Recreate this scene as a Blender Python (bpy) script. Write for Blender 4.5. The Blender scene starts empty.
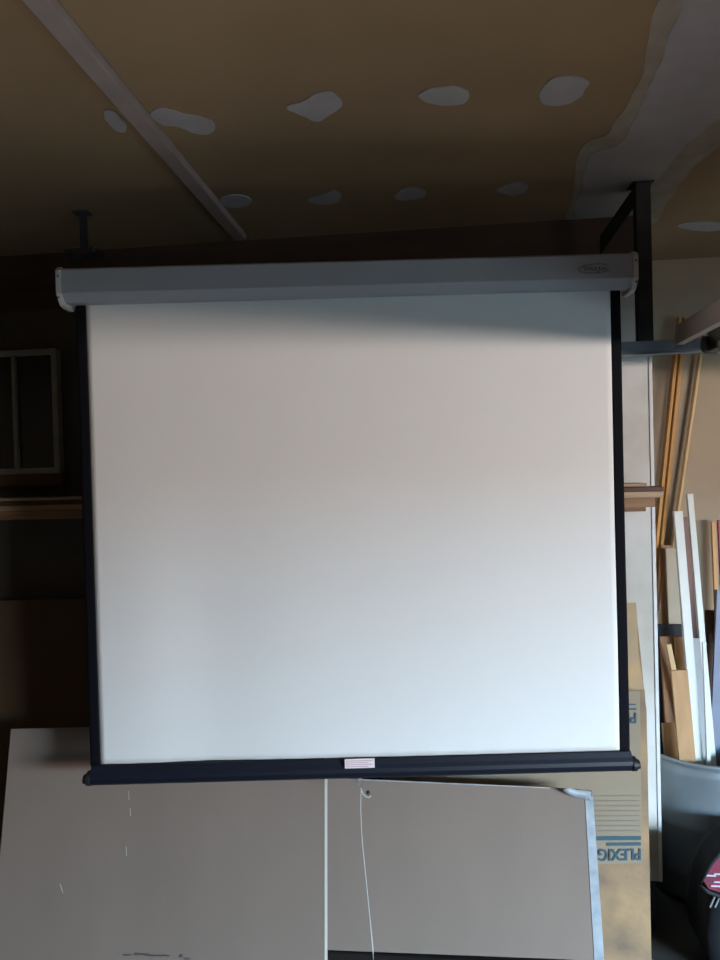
import bpy, bmesh, math, random
from mathutils import Vector, Matrix, noise
random.seed(7)
S = bpy.context.scene
COL = S.collection
R = math.radians

# ------------------------------------------------------------------ camera
FPX = 720.0
CAM = Vector((0, 0, 1.65))
YAW, PITCH, ROLL = R(6.6), R(-0.9), R(1.55)
F = Vector((-math.sin(YAW)*math.cos(PITCH), math.cos(YAW)*math.cos(PITCH), math.sin(PITCH)))
R0 = Vector((math.cos(YAW), math.sin(YAW), 0))
U0 = R0.cross(F)
RV = R0*math.cos(ROLL) - U0*math.sin(ROLL)
UV = U0*math.cos(ROLL) + R0*math.sin(ROLL)
cam_d = bpy.data.cameras.new('camera')
cam = bpy.data.objects.new('camera', cam_d)
COL.objects.link(cam)
M = Matrix((RV, UV, -F)).transposed().to_4x4()
M.translation = CAM
cam.matrix_world = M
cam_d.sensor_fit = 'VERTICAL'
cam_d.sensor_height = 24.0
cam_d.lens = 24.0*FPX/960.0
cam_d.clip_start = 0.05
S.camera = cam

def ray(px, py):
    return F*FPX + RV*(px-360) + UV*(480-py)
def atY(px, py, Y):
    d = ray(px, py); return CAM + d*((Y-CAM.y)/d.y)
def atZ(px, py, Z):
    d = ray(px, py); return CAM + d*((Z-CAM.z)/d.z)

# ------------------------------------------------------------------ materials
def mat(name, col, rough=0.6, metal=0.0, var=0.0, scale=6.0, stretch=(1, 1, 1), bump=0.0, col2=None, spec=0.5, detail=5):
    m = bpy.data.materials.new(name); m.use_nodes = True
    nt = m.node_tree; b = nt.nodes['Principled BSDF']
    b.inputs['Roughness'].default_value = rough
    b.inputs['Metallic'].default_value = metal
    b.inputs['Specular IOR Level'].default_value = spec
    c = (*col, 1)
    if var or col2:
        tc = nt.nodes.new('ShaderNodeTexCoord'); mp = nt.nodes.new('ShaderNodeMapping')
        mp.inputs['Scale'].default_value = stretch
        nz = nt.nodes.new('ShaderNodeTexNoise'); nz.inputs['Scale'].default_value = scale
        nz.inputs['Detail'].default_value = detail
        rp = nt.nodes.new('ShaderNodeValToRGB')
        c2 = col2 if col2 else tuple(max(0, x*(1-var)) for x in col)
        rp.color_ramp.elements[0].color = (*c2, 1); rp.color_ramp.elements[0].position = 0.32
        rp.color_ramp.elements[1].color = c; rp.color_ramp.elements[1].position = 0.62
        nt.links.new(tc.outputs['Object'], mp.inputs['Vector'])
        nt.links.new(mp.outputs['Vector'], nz.inputs['Vector'])
        nt.links.new(nz.outputs['Fac'], rp.inputs['Fac'])
        nt.links.new(rp.outputs['Color'], b.inputs['Base Color'])
        if bump:
            bp = nt.nodes.new('ShaderNodeBump'); bp.inputs['Strength'].default_value = bump
            bp.inputs['Distance'].default_value = 0.01
            nt.links.new(nz.outputs['Fac'], bp.inputs['Height'])
            nt.links.new(bp.outputs['Normal'], b.inputs['Normal'])
    else:
        b.inputs['Base Color'].default_value = c
    return m

MT = dict(
    ceiling=mat('unfinished_ceiling_board', (.30, .203, .112), .9, var=.22, scale=1.6, bump=.1),
    mud=mat('joint_compound', (.36, .335, .345), .85, var=.14, scale=9, bump=.2),
    mud_thin=mat('thin_joint_compound', (.335, .285, .235), .85, var=.2, scale=14, bump=.1),
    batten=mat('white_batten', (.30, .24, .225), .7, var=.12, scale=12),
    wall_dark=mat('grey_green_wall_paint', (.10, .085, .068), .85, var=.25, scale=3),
    wall_plaster=mat('plastered_wall', (.66, .645, .62), .85, col2=(.46, .42, .36), scale=3.2, bump=.15),
    wall_beige=mat('beige_wall', (.41, .32, .225), .85, var=.14, scale=2.2),
    wall_top_shade=mat('shaded_wall_top', (.075, .048, .034), .8, var=.3, scale=5, stretch=(.4, 4, 4)),
    bead=mat('corner_bead', (.72, .72, .72), .5, var=.12, scale=20),
    wall_room=mat('room_wall', (.16, .125, .09), .9, var=.15, scale=2),
    floor=mat('concrete_floor', (.05, .045, .04), .8, var=.35, scale=4, bump=.2),
    outside=mat('driveway_concrete', (.42, .39, .35), .9, var=.15, scale=3),
    fabric=mat('screen_white', (.77, .76, .75), .8, var=.015, scale=3, spec=.2),
    black_fabric=mat('screen_black_border', (.004, .004, .007), .85, spec=.15),
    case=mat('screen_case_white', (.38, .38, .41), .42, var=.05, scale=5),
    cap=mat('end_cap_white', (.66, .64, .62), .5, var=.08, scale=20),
    bar=mat('black_painted_bar', (.007, .009, .018), .45, spec=.35),
    ink=mat('black_print', (.09, .085, .085), .6),
    sticker=mat('sticker_paper', (.80, .68, .70), .6),
    pink=mat('pink_print', (.55, .33, .38), .6),
    cord=mat('off_white_cord', (.50, .48, .45), .8),
    steel=mat('galvanised_steel', (.20, .24, .28), .5, metal=.4, var=.25, scale=14),
    can=mat('galvanised_can', (.30, .34, .37), .42, metal=.35, var=.25, scale=4, stretch=(1, 1, .35)),
    dark_steel=mat('dark_steel', (.05, .055, .058), .55, metal=.5, var=.3, scale=15),
    dark_rubber=mat('dark_plastic', (.015, .015, .015), .5),
    card=mat('grey_tan_cardboard', (.24, .180, .146), .85, var=.07, scale=5, stretch=(1, 1, .3)),
    card_edge=mat('pale_sheet_edge', (.62, .58, .52), .7),
    kraft=mat('kraft_paper', (.30, .225, .145), .8, col2=(.22, .165, .11), scale=9, bump=.3),
    kraft_print=mat('printed_masking_paper', (.29, .225, .155), .8, var=.08, scale=6),
    kraft_brown=mat('creased_brown_paper', (.38, .235, .12), .75, col2=(.19, .125, .08), scale=7, bump=.6),
    tan_board=mat('tan_board', (.50, .31, .14), .7, col2=(.33, .25, .17), scale=6),
    blue_ink=mat('blue_print', (.035, .085, .115), .7),
    faint_ink=mat('faint_grey_print', (.225, .19, .14), .8),
    tape=mat('pale_blue_white_tape', (.42, .44, .47), .5, col2=(.27, .29, .32), scale=18),
    brown_board=mat('dark_brown_hardboard', (.105, .055, .024), .75, var=.25, scale=4),
    glass_old=mat('dark_glass', (.02, .02, .018), .15),
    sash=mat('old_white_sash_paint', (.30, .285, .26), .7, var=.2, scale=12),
    pine=mat('pine', (.56, .29, .09), .5, col2=(.40, .19, .055), scale=9, stretch=(6, 6, .5)),
    pine_pale=mat('pale_pine', (.62, .44, .23), .55, col2=(.50, .33, .16), scale=9, stretch=(6, 6, .5)),
    brown_wood=mat('brown_stained_wood', (.31, .135, .05), .6, col2=(.18, .085, .04), scale=9, stretch=(5, 5, .5)),
    dark_wood=mat('dark_brown_wood', (.10, .055, .035), .6, col2=(.06, .033, .022), scale=9, stretch=(5, 5, .5)),
    red_wood=mat('red_brown_wood', (.17, .055, .035), .5, col2=(.11, .04, .03), scale=9, stretch=(5, 5, .5)),
    ply=mat('plywood', (.47, .27, .125), .65, col2=(.37, .20, .09), scale=8, stretch=(4, 4, .6)),
    white_paint=mat('white_painted_wood', (.68, .685, .65), .45, var=.06, scale=8),
    grey_paint=mat('grey_board', (.33, .34, .36), .6, var=.12, scale=8),
    beige_paint=mat('beige_board', (.40, .335, .25), .7, var=.12, scale=5),
    blue_grey=mat('blue_grey_board', (.19, .21, .30), .5, var=.15, scale=8),
    crimson=mat('crimson_paint', (.33, .025, .045), .5),
    bag=mat('black_bag_cloth', (.014, .015, .02), .8, var=.3, scale=20),
    bag_red=mat('crimson_print_cloth', (.20, .02, .045), .7, col2=(.12, .02, .04), scale=25),
    bag_white=mat('white_print', (.6, .5, .58), .6),
    shelf_wood=mat('shelf_board_wood', (.30, .165, .085), .65, col2=(.17, .085, .045), scale=8, stretch=(.5, 6, 6)),
    shelf_pale=mat('pale_shelf_wood', (.45, .34, .23), .65, col2=(.30, .20, .12), scale=8, stretch=(.5, 6, 6)),
    shelf_dark=mat('dark_shelf_wood', (.13, .065, .04), .65, col2=(.07, .035, .025), scale=8, stretch=(.5, 6, 6)),
    track=mat('painted_track', (.55, .46, .40), .5),
    door=mat('garage_door_panel', (.36, .31, .25), .6, var=.1, scale=3),
    white_plastic=mat('white_plastic', (.75, .78, .8), .4),
)

# ------------------------------------------------------------------ mesh helpers
def finish(bm, name, m, parent=None, loc=None, smooth=False, bevel=0.0):
    if bevel:
        bmesh.ops.bevel(bm, geom=list(bm.edges), offset=bevel, segments=2, affect='EDGES', profile=.5)
    bmesh.ops.recalc_face_normals(bm, faces=bm.faces)
    me = bpy.data.meshes.new(name); bm.to_mesh(me); bm.free()
    if smooth:
        for p in me.polygons: p.use_smooth = True
    me.materials.append(m)
    o = bpy.data.objects.new(name, me); COL.objects.link(o)
    if parent: o.parent = parent
    if loc is not None: o.location = loc
    return o

def box(bm, lo, hi):
    vs = [bm.verts.new((x, y, z)) for x in (lo[0], hi[0]) for y in (lo[1], hi[1]) for z in (lo[2], hi[2])]
    for q in ((0, 1, 3, 2), (4, 6, 7, 5), (0, 4, 5, 1), (2, 3, 7, 6), (0, 2, 6, 4), (1, 5, 7, 3)):
        bm.faces.new([vs[i] for i in q])

def boxo(name, lo, hi, m, parent=None, bevel=0.0):
    bm = bmesh.new(); box(bm, lo, hi)
    return finish(bm, name, m, parent, bevel=bevel)

def prism(bm, pts, axis_vec):
    """extrude a closed polygon of 3D points along axis_vec"""
    a = [bm.verts.new(p) for p in pts]
    b = [bm.verts.new(Vector(p)+Vector(axis_vec)) for p in pts]
    n = len(pts)
    bm.faces.new(a); bm.faces.new(list(reversed(b)))
    for i in range(n):
        bm.faces.new((a[i], a[(i+1) % n], b[(i+1) % n], b[i]))

def tube(bm, pts, r, seg=8, closed=False):
    pts = [Vector(p) for p in pts]; rings = []
    n = len(pts)
    for i, p in enumerate(pts):
        if closed: t = pts[(i+1) % n]-pts[i-1]
        else: t = pts[min(i+1, n-1)]-pts[max(i-1, 0)]
        t.normalize()
        a = t.cross(Vector((0, 0, 1)))
        if a.length < .05: a = t.cross(Vector((1, 0, 0)))
        a.normalize(); b = t.cross(a)
        rings.append([bm.verts.new(p+(a*math.cos(2*math.pi*k/seg)+b*math.sin(2*math.pi*k/seg))*r) for k in range(seg)])
    m_ = n if closed else n-1
    for i in range(m_):
        A, B = rings[i], rings[(i+1) % n]
        for k in range(seg):
            bm.faces.new((A[k], A[(k+1) % seg], B[(k+1) % seg], B[k]))
    if not closed:
        bm.faces.new(list(reversed(rings[0]))); bm.faces.new(rings[-1])

def lathe(bm, prof, seg=64, cap_bottom=False):
    rings = [[bm.verts.new((r*math.cos(2*math.pi*k/seg), r*math.sin(2*math.pi*k/seg), z)) for k in range(seg)] for r, z in prof]
    for A, B in zip(rings, rings[1:]):
        for k in range(seg):
            bm.faces.new((A[k], A[(k+1) % seg], B[(k+1) % seg], B[k]))
    if cap_bottom: bm.faces.new(rings[0])

def empty(name, loc=(0, 0, 0), rz=0):
    o = bpy.data.objects.new(name, None); COL.objects.link(o)
    o.location = loc; o.rotation_euler = (0, 0, rz); o.empty_display_size = .1
    return o
def tag(o, label, cat, group=None):
    o['label'] = label; o['category'] = cat
    if group: o['group'] = group
    return o
def struct(o):
    o['kind'] = 'structure'; return o

# ------------------------------------------------------------------ the room
CEIL = 2.50
YB, YR = 2.60, 3.20               # back wall, recess wall
XC = atY(655.5, 600, YB).x        # right-hand corner of the back wall
XL, XR, YF = -2.3, 7.2, -2.2
struct(boxo('floor', (XL, YF, -.1), (XR, YR+.1, 0), MT['floor']))
ceil = struct(boxo('ceiling', (XL, YF, CEIL), (XR, YR+.1, CEIL+.1), MT['ceiling']))
XW = atY(619, 600, YB).x - .04
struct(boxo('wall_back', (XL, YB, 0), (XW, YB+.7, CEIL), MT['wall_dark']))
struct(boxo('trim_3', (XW, YB+.01, 0), (XC-.016, YB+.38, .177), MT['dark_rubber']))
struct(boxo('wall_back_end', (XW, YB, .177), (XC, YB+.38, CEIL), MT['wall_plaster']))
struct(boxo('trim_4', (XL, YB-.004, 2.285), (XC+.006, YB+.02, CEIL), MT['wall_top_shade']))  # dark band stands in for shade along the wall top, no real beam
bd = boxo('trim_1', (XC-.008, YB-.004, .177), (XC+.004, YB+.02, 2.284), MT['bead'], bevel=.0015)
struct(bd)
struct(boxo('wall_recess', (XC, YR, 0), (XR, YR+.1, CEIL), MT['wall_beige']))
struct(boxo('wall_left', (XL-.1, YF, 0), (XL, YR, CEIL), MT['wall_room']))
struct(boxo('wall_right', (XR, YF, 0), (XR+.1, YR, CEIL), MT['wall_room']))
# front wall behind the camera, unseen; wide opening and header added to shape daylight
OX0, OX1, OZ = 2.9, 6.9, 2.04
bm = bmesh.new()
box(bm, (XL, YF-.15, 0), (OX0, YF, CEIL)); box(bm, (OX1, YF-.15, 0), (XR, YF, CEIL)); box(bm, (OX0, YF-.15, OZ), (OX1, YF, CEIL))
struct(finish(bm, 'wall_front', MT['wall_room']))
struct(boxo('ground_outside', (-12, -22, -.12), (18, YF, -.02), MT['outside']))

# joint compound spots and band on the ceiling (children of the ceiling)
def blob(name, pts, m, thick=.003, sub=3, amp=.006, fr=30, grow=0.0):
    P = [atZ(x, y, CEIL) for x, y in pts]
    if grow:
        c_ = sum(P, Vector())/len(P); P = [p+(p-c_).normalized()*grow for p in P]
    for _ in range(sub):
        Q = []
        for i in range(len(P)):
            a, b = P[i], P[(i+1) % len(P)]
            Q += [a*.75+b*.25, a*.25+b*.75]
        P = Q
    P = [Vector((p.x+amp*noise.noise(p*fr), p.y+amp*noise.noise(p*fr+Vector((5, 5, 5))), CEIL-thick)) for p in P]
    bm = bmesh.new(); prism(bm, P, (0, 0, thick))
    bmesh.ops.triangulate(bm, faces=[f for f in bm.faces if len(f.verts) > 4])
    return finish(bm, name, m, ceil)
spots = [
    [(101, 112), (112, 108), (127, 122), (125, 132), (112, 129)],
    [(149, 110), (163, 106), (185, 114), (206, 116), (218, 125), (208, 135), (190, 131), (175, 125), (156, 123)],
    [(280, 105), (303, 102), (318, 89), (340, 94), (343, 106), (325, 117), (318, 122), (300, 114)],
    [(414, 95), (432, 86), (462, 85), (472, 96), (462, 105), (432, 104)],
    [(538, 97), (546, 80), (565, 74), (592, 78), (582, 96), (565, 105), (543, 104)],
    [(218, 197), (238, 193), (256, 200), (240, 208), (223, 206)],
    [(302, 200), (322, 195), (336, 187), (344, 200), (325, 205)],
    [(394, 196), (402, 188), (416, 186), (430, 193), (412, 200), (398, 200)],
    [(494, 190), (508, 183), (527, 181), (529, 190), (512, 196)],
    [(672, 226), (692, 220), (725, 222), (722, 230), (700, 231)],
]
for s in spots:
    blob('plaster_spot', s, MT['mud'])
blob('plaster_feather', [(800, -430), (1130, -430), (850, -60), (790, 70), (742, 130), (700, 160), (676, 190), (650, 232), (566, 234), (572, 190), (578, 143), (606, 138), (626, 105), (648, 45), (676, -60)], MT['mud_thin'], amp=.02, thick=.001, fr=9)
blob('plaster_band', [(840, -420), (1080, -420), (810, -60), (760, 60), (722, 118), (690, 140), (665, 168), (640, 205), (625, 240), (572, 232), (580, 195), (588, 150), (618, 148), (640, 110), (665, 52), (698, -60)], MT['mud'], amp=.014, thick=.002, fr=12)
# white batten crossing the ceiling
p0, p1 = atZ(48-30, 0-30, CEIL), atZ(240, 235, CEIL)
d = (p1-p0); d.normalize(); n = Vector((d.y, -d.x, 0))
bm = bmesh.new()
prism(bm, [p0-n*.026, p0-n*.022+Vector((0, 0, -.020)), p0+n*.022+Vector((0, 0, -.020)), p0+n*.026], p1-p0)
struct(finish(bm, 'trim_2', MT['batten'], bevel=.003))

# ------------------------------------------------------------------ projection screen
DS = 2.02
SC = CAM + Vector((-math.sin(YAW), math.cos(YAW), 0))*DS
def loc_s(px, py, off=0.0):
    """pixel -> (x, z) on the screen's own plane"""
    n = Vector((-math.sin(YAW), math.cos(YAW), 0))
    d = ray(px, py); t = (DS+off)/d.dot(n); p = CAM+d*t
    return (p-CAM).dot(R0), p.z
cx = loc_s(353, 520)[0]
root = empty('projection_screen', SC+R0*cx+Vector((0, 0, 0)), YAW)
root.location.z = 0
tag(root, 'pull-down projection screen with white fabric, black borders and white case', 'projection screen')
def L(px, py, off=0.0):
    x, z = loc_s(px, py, off); return x-cx, z
xa = (L(87, 310)[0]+L(99, 755)[0])/2; xb = (L(608, 292)[0]+L(621.5, 750)[0])/2
za = L(360, 757)[1]
CX0, CX1 = L(61, 280, -.05)[0], L(633, 262, -.05)[0]
zt = L(345, 262.5, -.05)[1]; zm = L(345, 286, -.05)[1]; zb = L(345, 294, -.03)[1]
# case: front face, lower chamfer, rounded back
prof = [(-.055, zt), (-.055, zm), (-.048, zm-.004), (-.030, zb-.004), (.02, zb-.004), (.045, zb+.02), (.045, zt+.004), (-.045, zt+.006)]
bm = bmesh.new(); prism(bm, [(CX0, y, z) for y, z in prof], (CX1-CX0, 0, 0))
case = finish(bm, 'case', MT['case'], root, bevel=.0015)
def capprof(g):
    return [(-.055-g, zt-.002), (-.055-g, zm-.002), (-.035-g*.5, zb-.008-g), (-.012, zb-.012-g), (.03, zb-.012-g), (.05+g*.5, zb+.015), (.05+g*.5, zt+.004+g), (-.045, zt+.006+g)]
for sx, x in ((-1, CX0), (1, CX1)):
    bm = bmesh.new()
    prism(bm, [(x-.002*sx, y, z) for y, z in capprof(.004)], (.014*sx, 0, 0))
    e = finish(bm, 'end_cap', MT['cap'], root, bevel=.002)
    # raised rivets on the cap's front
    for zz in (zt-.018, zm-.012):
        bm = bmesh.new(); bmesh.ops.create_uvsphere(bm, u_segments=10, v_segments=6, radius=.0035)
        finish(bm, 'rivet', MT['steel'], e, loc=(x+.005*sx, -.059, zz), smooth=True)
# script mark in an oval on the case
lx, lz = L(596, 268, -.06)
bm = bmesh.new()
y0 = -.0562
oval = [(lx+.046*math.cos(a), y0, lz+.012*math.sin(a)+.002*math.cos(a)) for a in [i*math.pi/16 for i in range(4, 30)]]
tube(bm, oval, .0007, 5)
pts = []
for i in range(60):
    t = i/59
    pts.append((lx-.034+.066*t+.003*math.sin(t*42), y0, lz+.0055*math.sin(t*38+1)*(1-.3*t)+(-.008 if .58 < t < .62 else 0)))
tube(bm, pts, .0009, 5)
finish(bm, 'case_mark', MT['ink'], root)
# fabric: one hanging cloth; black borders left/right and the white viewing surface
def wave(x, z):
    u = (x-xa)/(xb-xa); v = (z-za)/(zt-za)
    y = .0085*math.exp(-((u-.21)/.09)**2)*math.exp(-((v-.18)/.30)**2)
    y += -.006*math.exp(-((u-.09)/.08)**2)*math.exp(-((v-.25)/.35)**2)
    y += .003*math.sin(u*5+1)*(.4+.6*v)+.0018*math.sin(v*9)*math.sin(u*4)
    y += .0007*math.sin(u*95)*math.exp(-v/.03)
    return y
def cloth(name, x0, x1, z0, z1, nx, nz, m, dy=0, parent=root):
    bm = bmesh.new(); g = []
    for k in (0, 1):
        g.append([[bm.verts.new((x0+(x1-x0)*i/nx, dy+k*.0009+wave(x0+(x1-x0)*i/nx, z0+(z1-z0)*j/nz), z0+(z1-z0)*j/nz)) for i in range(nx+1)] for j in range(nz+1)])
    for k in (0, 1):
        for j in range(nz):
            for i in range(nx):
                bm.faces.new((g[k][j][i], g[k][j][i+1], g[k][j+1][i+1], g[k][j+1][i]))
    for j in range(nz):
        for i in (0, nx): bm.faces.new((g[0][j][i], g[0][j+1][i], g[1][j+1][i], g[1][j][i]))
    for i in range(nx):
        for j in (0, nz): bm.faces.new((g[0][j][i], g[0][j][i+1], g[1][j][i+1], g[1][j][i]))
    return finish(bm, name, m, parent, smooth=True)
BW = .0285
ztop = zb+.01
cloth('fabric', xa, xb, za, ztop, 90, 80, MT['fabric'])
cloth('black_border', xa-BW, xa, za-.004, ztop, 4, 80, MT['black_fabric'])
cloth('black_border', xb, xb+BW, za-.004, ztop, 4, 80, MT['black_fabric'])
# bottom bar
bz = L(360, 770)[1]
bprof = [(-.004, bz+.034), (-.012, bz+.020), (-.019, bz+.010), (-.021, bz), (-.018, bz-.012), (-.010, bz-.019), (.004, bz-.019), (.012, bz-.010), (.012, bz+.014), (.005, bz+.034)]
bx0, bx1 = L(92, 775)[0], L(631, 765)[0]
bm = bmesh.new(); prism(bm, [(bx0, y, z) for y, z in bprof], (bx1-bx0, 0, 0))
bar = finish(bm, 'bottom_bar', MT['bar'], root, bevel=.001)
for sx, x in ((-1, bx0), (1, bx1)):
    bm = bmesh.new()
    prism(bm, [(x, -.001+.024*math.cos(a), bz-.002+.020*math.sin(a)) for a in [2*math.pi*i/20 for i in range(20)]], (.012*sx, 0, 0))
    prism(bm, [(x+.012*sx, -.001+.016*math.cos(a), bz-.004+.013*math.sin(a)) for a in [2*math.pi*i/20 for i in range(20)]], (.010*sx, 0, 0))
    finish(bm, 'bar_end_cap', MT['dark_rubber'], root, bevel=.0012)
# sticker
s0, s1 = L(345, 768, -.02), L(374.5, 758, -.02)
stk = boxo('sticker', (s0[0], -.0235, s0[1]), (s1[0], -.0215, s1[1]), MT['sticker'], root)
bm = bmesh.new()
for k in range(4):
    zz = s1[1]-.005-.0055*k
    box(bm, (s0[0]+.004, -.0243, zz-.0008), (s1[0]-.006-.012*(k % 2), -.0234, zz+.0008))
finish(bm, 'sticker_print', MT['pink'], stk)
# pull ring, hook and cord
hx, hz = L(360, 781, -.01)
bm = bmesh.new()
tube(bm, [(hx+.008*math.cos(a), -.012, bz-.028+.011*math.sin(a)) for a in [2*math.pi*i/20 for i in range(20)]], .0012, 6, closed=True)
finish(bm, 'pull_ring', MT['steel'], root, smooth=True)
bm = bmesh.new()
c = [(361, 788), (360.5, 810), (362, 840), (366, 880), (370, 920), (373, 950), (374, 985), (371, 1010), (372, 1040)]
cp = [(L(x, y, -.012)[0], -.012, L(x, y, -.012)[1]) for x, y in c]
tube(bm, cp, .0016, 6)
pc = finish(bm, 'pull_cord', MT['cord'], root, smooth=True)
bm = bmesh.new()
c = [(361, 789), (363, 794), (366, 797), (369, 797.5), (371, 796)]
tube(bm, [(L(x, y, -.012)[0], -.012, L(x, y, -.012)[1]) for x, y in c], .0019, 6)
finish(bm, 'cord_tail', MT['cord'], root, smooth=True)
kx, kz = L(368, 792.5, -.012)
bm = bmesh.new(); bmesh.ops.create_uvsphere(bm, u_segments=12, v_segments=8, radius=.0055)
finish(bm, 'cord_knob', MT['dark_rubber'], root, loc=(kx, -.012, kz), smooth=True)

# ------------------------------------------------------------------ hanging steel
def angle_bar(name, p, q, w, t, m, parent, n1, n2):
    """L section from p to q, flanges along n1 and n2"""
    p, q, n1, n2 = Vector(p), Vector(q), Vector(n1), Vector(n2)
    bm = bmesh.new()
    prism(bm, [p, p+n1*w, p+n1*w+n2*t, p+n1*t+n2*t, p+n1*t+n2*w, p+n2*w], q-p)
    return finish(bm, name, m, parent)
YH = atZ(645, 181, CEIL).y
hx = atY(645, 250, YH).x
hanger = empty('track_hanger', (hx, YH, CEIL)); tag(hanger, 'dark steel hanger with slanting brace and galvanised cross angle at right end of screen', 'metal hanger')
zi = atY(660, 349, YH).z
angle_bar('upright', (-.022, 0, 0), (-.022, 0, zi-CEIL), .042, .003, MT['dark_steel'], hanger, (1, 0, 0), (0, 1, 0))
bl = atY(600, 236, YH+.12)-Vector((hx, YH, CEIL))
angle_bar('brace', (-.02, .0, -.004), (bl.x, bl.y, bl.z), .060, .003, MT['dark_steel'], hanger, (0, 0, -1), (0, 1, 0))
boxo('ceiling_foot', (-.035, -.01, -.004), (.03, .06, 0), MT['dark_steel'], hanger)
xs0, xs1 = atY(616, 350, YH).x-.05, 1.75
bm = bmesh.new(); w = xs1-xs0
za_, zb_ = .026, -.018
prism(bm, [(0, 0, zb_), (0, -.026, zb_), (0, -.026, zb_+.003), (0, -.003, zb_+.003), (0, -.003, za_), (0, 0, za_)], (w, 0, 0))
finish(bm, 'cross_angle', MT['steel'], hanger, loc=(xs0-hx, 0, zi-CEIL))
# left ceiling bracket
lb = atZ(83, 212, CEIL)
br = empty('ceiling_bracket', (lb.x, lb.y, CEIL)); tag(br, 'small dark steel bracket under the ceiling above the left end of the screen', 'bracket')
boxo('ceiling_foot', (-.028, -.02, -.008), (.022, .02, 0), MT['dark_steel'], br, .002)
boxo('upright', (-.012, -.004, -.125), (.012, .004, -.008), MT['dark_steel'], br, .001)
boxo('arm', (-.045, -.05, -.147), (.06, .012, -.130), MT['dark_steel'], br, .002)
boxo('drop_strap', (-.012, -.05, -.30), (.012, -.046, -.147), MT['dark_steel'], br)

# ------------------------------------------------------------------ open garage door on its track
TX = atY(675, 333, 2.2).x+.012
ztk = atY(675, 333, 2.2).z
track = empty('door_track', (TX, 2.2, ztk)); tag(track, 'overhead garage door track running toward the viewer at upper right', 'door track')
zt1 = atY(675, 326, 2.2).z - ztk; 
bm = bmesh.new(); Lk = -4.6
prism(bm, [(-.012, 0, zt1), (.02, 0, zt1), (.02, 0, zt1-.006), (-.008, 0, zt1-.006), (-.008, 0, zt1-.05), (.012, 0, zt1-.05), (.012, 0, zt1-.055), (-.012, 0, zt1-.055)], (0, Lk, 0))
finish(bm, 'rail', MT['track'], track)
boxo('end_strap', (-.012, -.003, -.05), (.006, .004, zt1-.05), MT['steel'], track)
dz = 1.968
dr = empty('garage_door', (TX+.05, 2.12, dz)); tag(dr, 'raised panelled garage door lying flat under the ceiling, edge at upper right', 'garage door')
bm = bmesh.new()
for k in range(7):
    box(bm, (0, -.545*(k+1)+.004, 0), (5.7, -.545*k, .04))  # unseen extent oversized to cut daylight from the upper screen and walls
finish(bm, 'door_panel', MT['door'], dr, bevel=.003)
bm = bmesh.new()
for k in range(7):
    y = -.03-.53*k
    prism(bm, [(-.022+.0, y+.022*math.cos(a), .0+.022*math.sin(a)) for a in [2*math.pi*i/16 for i in range(16)]], (.012, 0, 0))
finish(bm, 'roller', MT['dark_rubber'], dr)
hp = atY(706, 338, 2.1)-Vector((TX+.05, 2.12, dz))
boxo('handle_bracket', (-.012, -.10, -.022), (.05, .0, 0), MT['dark_rubber'], dr, .004)
bm = bmesh.new()
tube(bm, [(.0, -.06, -.0), (.008, -.05, -.012), (.012, -.045, -.03)], .003, 6)
finish(bm, 'pull_wire', MT['cord'], dr, smooth=True)
boxo('corner_plate', (.045, -.16, -.035), (.16, -.02, -.004), MT['white_plastic'], dr, .003)

# ------------------------------------------------------------------ boards
def stick(name, label, cat, top, topY, low, lowY, w, t, m, group=None, zlow=None, turn=0.0, part=None):
    """a straight length of timber through two image points at real depths"""
    A = atY(*top, topY); B = atY(*low, lowY)
    if zlow is not None:
        B = A+(B-A)*((zlow-A.z)/(B.z-A.z))
    ax = (A-B); ln = ax.length; ax.normalize()
    xx = Vector((1, 0, 0)); xx = (xx-ax*xx.dot(ax)).normalized(); yy = ax.cross(xx)
    mtx = Matrix((xx, yy, ax)).transposed().to_4x4() @ Matrix.Rotation(turn, 4, 'Z')
    mtx.translation = B
    bm = bmesh.new(); box(bm, (-w/2, -t/2, 0), (w/2, t/2, ln))
    o = finish(bm, name, m, bevel=min(w, t)*.12)
    o.matrix_world = mtx
    return tag(o, label, cat, group)

# can
CC = Vector((atY(705, 700, 2.93).x, 2.93, 0))
CR, CH = .25, .545
can = empty('trash_can', CC); tag(can, 'round galvanised metal trash can filled with upright lumber', 'trash can')
bm = bmesh.new()
pr = [(CR*.86, .012), (CR*.875, 0), (CR*.885, .03)]
for z in (.12, .30, ):
    k = CR*(.885+.10*z/CH); pr += [(k, z-.012), (k+.004, z), (k, z+.012)]
pr += [(CR*.975, CH-.062), (CR*.99, CH-.05), (CR*.99, CH-.036), (CR*.975, CH-.026), (CR*.98, CH-.012), (CR*1.015, CH-.007), (CR*1.02, CH), (CR*1.0, CH+.006), (CR*.97, CH), (CR*.955, CH-.05), (CR*.86, .02)]
lathe(bm, pr, 72)
bmesh.ops.create_circle(bm, cap_ends=True, segments=72, radius=CR*.86, matrix=Matrix.Translation((0, 0, .02)))
finish(bm, 'can_body', MT['can'], can, smooth=True)
bm = bmesh.new()
tube(bm, [(CR*1.0+.0, -.05, CH-.14), (CR*1.13, -.05, CH-.15), (CR*1.15, 0, CH-.16), (CR*1.13, .05, CH-.15), (CR*1.0, .05, CH-.14)], .005, 8)
finish(bm, 'can_handle', MT['steel'], can, smooth=True)

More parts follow.
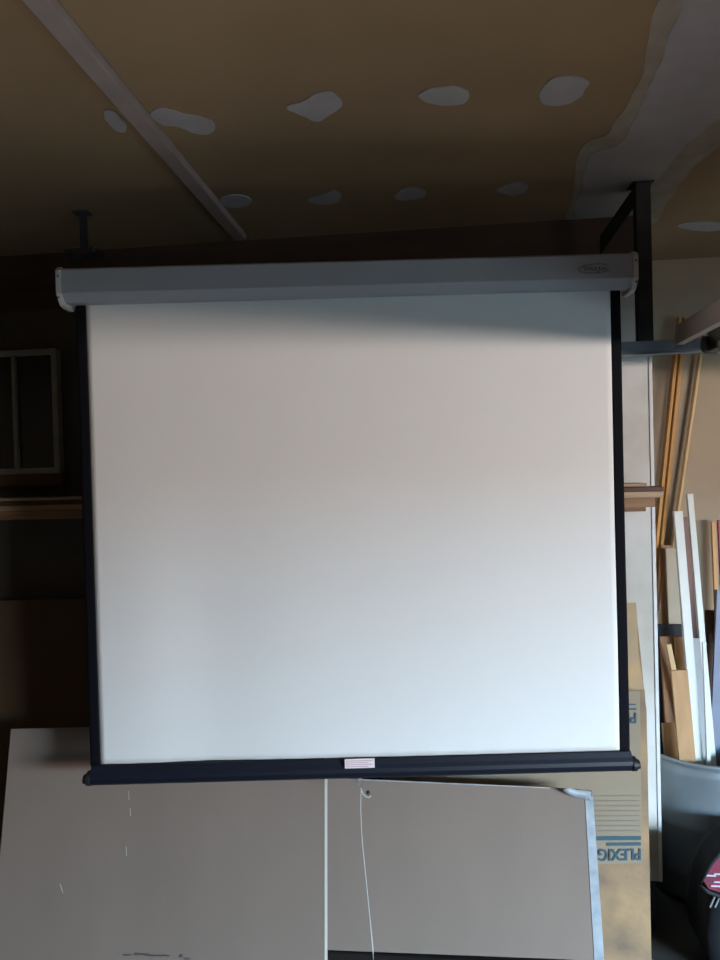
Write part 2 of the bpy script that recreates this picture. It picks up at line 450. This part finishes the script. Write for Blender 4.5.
G = 'lumber standing in the metal can'
stick('painted_board', 'white painted board with narrow face, tallest toward the left, leaning in metal can', 'board', (677.5, 511), 2.98, (696.5, 745), 2.86, .034, .02, MT['white_paint'], G, .05, part=1)
stick('painted_board', 'white painted board with slanted top, second white one from the left', 'board', (689.5, 494), 3.08, (702, 640), 2.99, .024, .018, MT['white_paint'], G, .05)
stick('painted_strip', 'thin white strip with square end in front of the slanted-top white board', 'strip', (704, 642), 2.88, (708, 750), 2.83, .014, .012, MT['white_paint'], G, .05)
stick('grey_board', 'grey board between the two long white boards in the can', 'board', (694, 638), 2.955, (702.5, 745), 2.885, .040, .014, MT['grey_paint'], G, .05)
stick('red_board', 'red-brown board behind and between the two long white boards', 'board', (683, 517), 3.15, (699, 700), 3.10, .030, .016, MT['red_wood'], G, .05)
stick('brown_board', 'wide orange-brown board next to the plastered corner', 'board', (666, 545), 3.10, (670, 700), 3.04, .046, .016, MT['brown_wood'], G, .12)
stick('beige_board', 'wide beige board behind the left long white board', 'board', (672, 548), 3.065, (680, 740), 3.005, .055, .014, MT['beige_paint'], G, .06)
stick('plywood_piece', 'tan plywood piece with square top left of the long white boards', 'plywood', (679, 670), 2.835, (686, 748), 2.81, .060, .012, MT['ply'], G, .12)
stick('pale_stick', 'short pale stick standing behind the tan plywood piece', 'stick', (668.5, 644), 2.93, (674, 672), 2.923, .018, .012, MT['pine_pale'], G, .57)
stick('brown_board', 'dark orange-brown board behind the short pale stick', 'board', (667.5, 636), 2.985, (674, 740), 2.94, .062, .014, MT['brown_wood'], G, .05)
stick('brown_board', 'brown board right behind the top of the tan plywood piece', 'board', (680, 637), 2.965, (686, 740), 2.915, .045, .014, MT['ply'], G, .05)
stick('plywood_piece', 'lowest tan plywood piece just above the can rim by the plastered corner', 'plywood', (670, 723), 2.885, (672, 748), 2.88, .062, .014, MT['ply'], G, .1)
stick('dark_piece', 'dark sheet standing in for the shaded gap just above the short pale stick', 'board', (669, 624), 3.015, (673, 740), 2.973, .095, .012, MT['bag'], G, .08)  # black sheet added for the shaded gap between the boards
stick('dark_piece', 'dark brown board right of the white strip in the can', 'board', (709.5, 610), 3.09, (712, 745), 3.06, .034, .016, MT['dark_wood'], G, .05)
stick('blue_grey_board', 'blue-grey board at the right edge slanting down into the can', 'board', (722, 590), 3.04, (715.5, 745), 2.99, .044, .014, MT['blue_grey'], G, .05)
stick('pine_stick', 'pine stick standing at the right edge behind the blue-grey board', 'stick', (713, 522), 3.085, (720, 700), 3.06, .016, .014, MT['pine'], G, .05)
stick('crimson_board', 'crimson painted board at the right edge behind the pine stick', 'board', (721, 520), 3.13, (729, 700), 3.10, .030, .014, MT['crimson'], G, .1)
G2 = 'long pine mouldings leaning on the beige wall'
stick('pine_moulding', 'long pine moulding leaning on beige wall, nearest the plastered corner', 'moulding', (679, 318), 3.15, (660.5, 497), 3.12, .016, .018, MT['pine'], G2, 0, turn=.5)
stick('pine_moulding', 'long darker pine moulding leaning just right of the one nearest the corner', 'moulding', (684.5, 318), 3.155, (666, 497), 3.155, .019, .014, MT['pine'], G2, 0, turn=.6)
stick('pine_moulding', 'long pine moulding leaning on beige wall, rightmost of the three', 'moulding', (705.5, 318), 3.175, (678, 509), 3.172, .017, .014, MT['pine_pale'], G2, 0, turn=.7)

# ------------------------------------------------------------------ shelf and long boards behind the screen
xl = -1.95
def board(name, label, px_end, py_top, py_bot, y0, y1, m, x0=xl, zt=None):
    zt_, zb_ = atY(px_end, py_top, y0).z, atY(px_end, py_bot, y0).z
    x1 = atY(px_end, (py_top+py_bot)/2, y0).x
    if zt: zb_, zt_ = zt-(zt_-zb_), zt
    bm = bmesh.new(); box(bm, (x0, y0, zb_), (x1, y1, zt_))
    return tag(finish(bm, name, m, bevel=.0015), label, 'board', 'long boards on the shelf behind the screen')
board('shelf_board', 'thick brown shelf board, lowest of the long ones behind the screen', 655, 497.6, 507, 2.43, 2.60, MT['shelf_wood'])
board('lumber_board', 'long pale board sticking out past corner, resting on the thick brown shelf board', 663, 491.3, 497.4, 2.44, 2.54, MT['shelf_pale'])
board('lumber_board', 'long dark board sticking out past the corner, second from the top of the stack', 664, 486.6, 491.1, 2.45, 2.55, MT['shelf_dark'])
board('lumber_board', 'thin pale board on top of the stack of long boards, shortest end', 647, 483.2, 486.4, 2.45, 2.54, MT['shelf_pale'])
o = board('brown_offcut', 'short brown board end under the shelf board right of the screen', 646, 507.2, 513, 2.52, 2.60, MT['shelf_wood'], x0=.35, zt=atY(655, 507, 2.43).z)
zs = atY(655, 507, 2.43).z
for x in (-1.0, -.1):
    b = empty('shelf_bracket', (x, YB, zs-.004)); tag(b, 'steel bracket on the dark wall under the long shelf board', 'bracket', 'brackets under the long shelf board')
    bm = bmesh.new()
    prism(bm, [(-.012, 0, 0), (-.012, -.15, 0), (-.012, -.15, -.01), (-.012, -.02, -.12), (-.012, 0, -.12)], (.024, 0, 0))
    finish(bm, 'bracket_arm', MT['dark_steel'], b)

# ------------------------------------------------------------------ old window sash on the left
YS = 2.565
w0, w1 = atY(61, 352, YS), atY(62, 472, YS)
sx1 = w1.x; sx0 = atY(-32, 420, YS).x; sz1 = atY(30, 350, YS).z; sz0 = atY(30, 474, YS).z
sash = empty('window_sash', ((sx0+sx1)/2, YS, sz0)); tag(sash, 'old white-framed glazed sash standing against wall left of the screen', 'window sash')
W, H = (sx1-sx0)/2, sz1-sz0
fw = .022
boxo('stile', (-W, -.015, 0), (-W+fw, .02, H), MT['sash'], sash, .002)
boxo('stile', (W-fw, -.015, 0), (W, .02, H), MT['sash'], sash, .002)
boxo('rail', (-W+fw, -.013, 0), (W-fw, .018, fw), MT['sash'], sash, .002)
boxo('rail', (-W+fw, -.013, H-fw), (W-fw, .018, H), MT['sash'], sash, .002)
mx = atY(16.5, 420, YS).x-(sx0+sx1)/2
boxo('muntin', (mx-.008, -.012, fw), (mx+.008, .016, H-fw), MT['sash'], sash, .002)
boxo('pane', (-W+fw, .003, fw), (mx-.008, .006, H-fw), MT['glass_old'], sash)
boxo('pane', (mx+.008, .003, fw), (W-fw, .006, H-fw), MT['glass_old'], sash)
# sill board the sash stands on
zsl = sz0
rl = boxo('rail_board', (XL, YS-.02, zsl-.045), (atY(66, 480, YS).x, YB, zsl), MT['brown_board'], bevel=.002)
tag(rl, 'dark brown rail board on the wall under the old window sash', 'board')

# ------------------------------------------------------------------ leaning sheets
def sheet(name, label, pts, Yt, Yb, thick, m, cat='sheet', tagit=True, parent=None, top_y=None, segs=1):
    """flat sheet; pts are its corners, (px, py) on the leaning plane through z levels"""
    # plane: passes Y=Yt at z=zt0 and Y=Yb at z=0
    zt0 = 1.0
    nrm = Vector((0, zt0, -(Yt-Yb))).normalized(); P0 = Vector((0, Yb, 0))
    out = []
    for p in pts:
        if len(p) == 3: out.append(Vector((p[0], Yb+(Yt-Yb)*p[1]/zt0, p[1]))); continue
        d = ray(*p); t = (P0-CAM).dot(nrm)/d.dot(nrm); out.append(CAM+d*t)
    bm = bmesh.new(); prism(bm, out, nrm*thick)
    bmesh.ops.triangulate(bm, faces=[f for f in bm.faces if len(f.verts) > 4])
    o = finish(bm, name, m, parent)
    if tagit: tag(o, label, cat)
    return o, out, nrm
# dark brown hardboard at left
sheet('hardboard_sheet', 'dark brown hardboard sheet leaning at far left under the shelf', [(-60, 602), (94, 599), (110, 800), (-1.2, 0, 0), (-2.1, 0, 0)], 2.45, 2.36, .006, MT['brown_board'])
# big left cardboard
Yt, Yb = 2.21, 2.02
o, P, n = sheet('cardboard_sheet', 'large grey-tan cardboard sheet leaning at lower left under the screen', [(11, 729), (327, 722), (326.5, 960), (-.33, 0, 0), (-1.60, 0, 0), (-9, 960)], Yt, Yb, .006, MT['card'], 'cardboard')
cardL = o
sheet('sheet_edge', '', [(324.6, 722), (327, 722), (327.2, 1000), (324.6, 1000)], Yt-.0005, Yb-.0005, .006, MT['card_edge'], tagit=False, parent=cardL)
# handwriting (illegible marker strokes)
def on_plane(px, py, Yt, Yb, off=.001):
    nrm = Vector((0, 1.0, -(Yt-Yb))).normalized(); P0 = Vector((0, Yb, 0))-nrm*off
    d = ray(px, py); return CAM+d*((P0-CAM).dot(nrm)/d.dot(nrm))
bm = bmesh.new()
def scribble(x0, x1, y, amp, freq):
    n_ = int((x1-x0)*1.6); pts = []
    for i in range(n_+1):
        t = i/n_; x = x0+(x1-x0)*t
        pts.append(on_plane(x+.8*math.sin(i*1.9), y+amp*math.sin(i*freq)*(.6+.4*math.sin(i*.37)), Yt, Yb))
    tube(bm, pts, .0017, 5)
scribble(123, 131, 954.8, .9, 2.1); scribble(134, 149, 954.3, 1.8, 1.7); scribble(150, 169, 955.6, 1.1, 2.4); scribble(179, 183, 956, 2, 1.9); scribble(184, 190, 958.5, 1.2, 2.0)
finish(bm, 'handwriting', MT['ink'], cardL)
for (a, b, c_, d_) in ((128.5, 791, 129, 800), (130, 808, 130.5, 816), (126, 846, 126.5, 856), (60, 884, 63, 893)):
    bm = bmesh.new(); tube(bm, [on_plane(a, b, Yt, Yb), on_plane(c_, d_, Yt, Yb)], .0009, 5)
    finish(bm, 'scuff_mark', MT['cord'], cardL)
# middle sheet with tape on its right edge
Yt2, Yb2 = 2.38, 2.20
o, P, n = sheet('masked_sheet', 'large tan paper-faced sheet behind the pull cord, white tape down its right edge', [(240, 774), (357, 779), (550, 787.5), (592, 791), (603, 962), (583, 960), (326, 950), (240, 947)], Yt2, Yb2, .006, MT['card'])
mid = o
zbot = min(p.z for p in P)
sheet('edge_tape', 'pale blue-white tape', [(585, 797), (593, 796), (604.5, 962), (594.5, 961)], Yt2-.002, Yb2-.002, .0015, MT['tape'], tagit=False, parent=mid)
o, P, n = sheet('top_edge', '', [(357, 779), (550, 787.4), (550, 788.4), (357, 780)], Yt2-.001, Yb2-.001, .0015, MT['tape'], tagit=False, parent=mid)
# curled tape end
bm = bmesh.new()
tp = [on_plane(x, y, Yt2, Yb2, of) for x, y, of in ((591, 792, .002), (584, 790, .006), (577, 790, .014), (570, 788, .024), (564, 789, .030))]
bt = [on_plane(x, y, Yt2, Yb2, of) for x, y, of in ((590, 801, .002), (584, 799, .006), (577, 797.5, .014), (570, 795, .022), (563, 791, .028))]
va = [bm.verts.new(p) for p in tp]; vb = [bm.verts.new(p) for p in bt]
for i in range(4): bm.faces.new((va[i], va[i+1], vb[i+1], vb[i]))
ct = finish(bm, 'curled_tape', MT['tape'], mid, smooth=True)
sm = ct.modifiers.new('s', 'SOLIDIFY'); sm.thickness = .0012
# dark block the middle sheet stands on
bt0 = on_plane(583, 960, Yt2, Yb2); 
blk = boxo('low_block', (-.42, 2.1, 0), (.36, 2.33, bt0.z-.012), MT['dark_rubber'], bevel=.004)
tag(blk, 'low black block on the floor under the tan masked sheet', 'block')
# plexiglas sheet behind
Yt3, Yb3 = 2.50, 2.40
o, P, n = sheet('plastic_sheet', 'paper-masked plastic sheet with upside-down blue printing, left of plastered corner', [(380, 695), (644, 690), (646.5, 710), (651.5, 960), (.72, 0, 0), (-.05, 0, 0)], Yt3, Yb3, .005, MT['kraft_brown'])
plex = o
sheet('masking_paper', '', [(382, 700), (640, 691), (642, 863), (383, 870)], Yt3-.002, Yb3-.002, .0015, MT['kraft_print'], tagit=False, parent=plex)
def q(px, py, of=.0045): return on_plane(px, py, Yt3, Yb3, of)
bm = bmesh.new()
def strip(x0, x1, y, h, r=None, dy=0):
    v = [bm.verts.new(q(*p)) for p in ((x0, y-h/2), (x1, y-h/2+dy), (x1, y+h/2+dy), (x0, y+h/2))]
    bm.faces.new(v)
strip(575, 641, 838.6, 4.0, dy=-.5); strip(607, 641, 844.3, 3.2, dy=-.3)
pr_ = finish(bm, 'blue_stripe', MT['blue_ink'], plex)
bm = bmesh.new()
for y in (796, 801, 806, 811, 816, 821, 826, 831): strip(585, 640, y, 1.0)
finish(bm, 'grey_stripe', MT['faint_ink'], plex)
def lettering(s, px_r, py_mid, h_px, w_px, m, parent, flip=True, depth_q=q):
    fc = bpy.data.curves.new('t', 'FONT'); fc.body = s; fc.size = 1; fc.offset = .02; fc.align_x = 'LEFT'
    fo = bpy.data.objects.new('t', fc); COL.objects.link(fo)
    dg = bpy.context.evaluated_depsgraph_get(); me = bpy.data.meshes.new_from_object(fo.evaluated_get(dg))
    bpy.data.objects.remove(fo)
    xs = [v.co.x for v in me.vertices]; ys = [v.co.y for v in me.vertices]
    x0_, x1_, y0_, y1_ = min(xs), max(xs), min(ys), max(ys)
    for v in me.vertices:
        u = (v.co.x-x0_)/(x1_-x0_); w_ = (v.co.y-y0_)/(y1_-y0_)
        v.co = depth_q(px_r-u*w_px, py_mid-h_px/2+w_*h_px-u*(-1.2), .0055)
    me.materials.clear(); me.materials.append(m)
    ob = bpy.data.objects.new('lettering', me); COL.objects.link(ob); ob.parent = parent
    return ob
lettering('PLEXIGLAS', 641, 854.4, 12, 65, MT['blue_ink'], plex)
lettering('PLEXIGLAS', 636.5, 718, 11, 64, MT['blue_ink'], plex)
bm = bmesh.new(); strip(590, 636.5, 709, 2); strip(590, 636, 704.5, 1.4)
finish(bm, 'blue_stripe', MT['blue_ink'], plex)
# tan board behind
sheet('tan_board', 'tan board with curved right edge standing beside the screen above the plastic sheet', [(600, 604), (636, 603), (637.5, 625), (638, 650), (641, 672), (645, 692), (648, 760), (.62, 0, 0), (.42, 0, 0)], 2.545, 2.5, .008, MT['tan_board'], 'board')

# ------------------------------------------------------------------ dark bag, lower right
bp = atY(722, 900, 2.45)
bag = empty('camp_bag', (bp.x+.04, 2.45, 0)); tag(bag, 'black cloth bag with crimson printed flap on floor before the metal can', 'bag')
bm = bmesh.new(); bmesh.ops.create_cube(bm, size=1)
bmesh.ops.subdivide_edges(bm, edges=bm.edges, cuts=5, use_grid_fill=True)
for v in bm.verts:
    x, y, z = v.co
    k = 1-.25*(abs(z)*2)**3
    v.co = Vector((x*.56*k*(1-.2*(z+.5)), y*.22*k, (z+.5)*.42))+Vector((noise.noise(v.co*5), noise.noise(v.co*5+Vector((3, 3, 3))), 0))*.018
o = finish(bm, 'bag_body', MT['bag'], bag, smooth=True); o.location.x = .14  # unseen right side enlarged so the bag shades the lower can
zc = bp.z+.02
bm = bmesh.new()
f0 = [atY(x, y, 2.33)-bag.location for x, y in ((703, 880), (713, 862), (726, 846), (745, 850), (745, 905), (722, 893), (709, 889))]
prism(bm, f0, (0, .012, 0))
bmesh.ops.triangulate(bm, faces=[f for f in bm.faces if len(f.verts) > 4])
finish(bm, 'printed_flap', MT['bag_red'], bag)
bm = bmesh.new()
for x0, x1, y in ((705, 716, 875.5), (714, 724, 874), (714, 724, 882), (711, 722, 886)):
    a, b = atY(x0, y, 2.328)-bag.location, atY(x1, y+.6, 2.328)-bag.location
    box(bm, (a.x, a.y-.001, a.z-.002), (b.x, a.y+.002, a.z+.002))
finish(bm, 'flap_print', MT['bag_white'], bag)
bm = bmesh.new()
tube(bm, [atY(x, y, 2.325)-bag.location for x, y in ((730, 838), (722, 850), (711, 864), (701, 881), (700, 886), (708, 892), (724, 898), (745, 906))], .006, 8)
finish(bm, 'piping', MT['bag'], bag, smooth=True)
bm = bmesh.new()
for x0 in (712, 717):
    tube(bm, [atY(x0+2.5, 897, 2.335)-bag.location, atY(x0-2, 907, 2.345)-bag.location], .003, 6)
finish(bm, 'strap', MT['grey_paint'], bag)

# ------------------------------------------------------------------ light
def area(name, loc, target, sx, sy, power, col, spread=180):
    l = bpy.data.lights.new(name, 'AREA'); l.shape = 'RECTANGLE'; l.size = sx; l.size_y = sy
    l.energy = power; l.color = col; l.spread = R(spread)
    o = bpy.data.objects.new(name, l); COL.objects.link(o); o.location = loc
    dv = Vector(target)-Vector(loc); o.rotation_euler = dv.to_track_quat('-Z', 'Y').to_euler()
    return o
# daylight off the street and houses, low, through the opening
area('street_daylight', (5.0, -2.9, 1.69), (0, 2, 1.64), 3.2, .42, 330, (1.0, .865, .785))
# sky above, reaches only what sees it under the header
area('sky_daylight', (5.6, -5.2, 3.0), (.2, 2, .9), 8, 1.5, 7000, (.42, .735, 1.0))
# unseen strip lamp added near the floor to brighten the ceiling like bounce
area('ceiling_fill', (-.1, .6, .25), (-.1, .64, 2.5), 3.0, .12, 3.6, (1.0, .90, .80), 76)
w = bpy.data.worlds.new('world'); S.world = w; w.use_nodes = True
w.node_tree.nodes['Background'].inputs[0].default_value = (.62, .78, 1, 1)
w.node_tree.nodes['Background'].inputs[1].default_value = 1.0

S.view_settings.view_transform = 'Standard'; S.view_settings.look = 'None'
S.view_settings.gamma = 1; S.view_settings.use_curve_mapping = False
S.view_settings.exposure = 0.0
S.cycles.max_bounces = 6; S.cycles.diffuse_bounces = 4
S.cycles.use_denoising = True
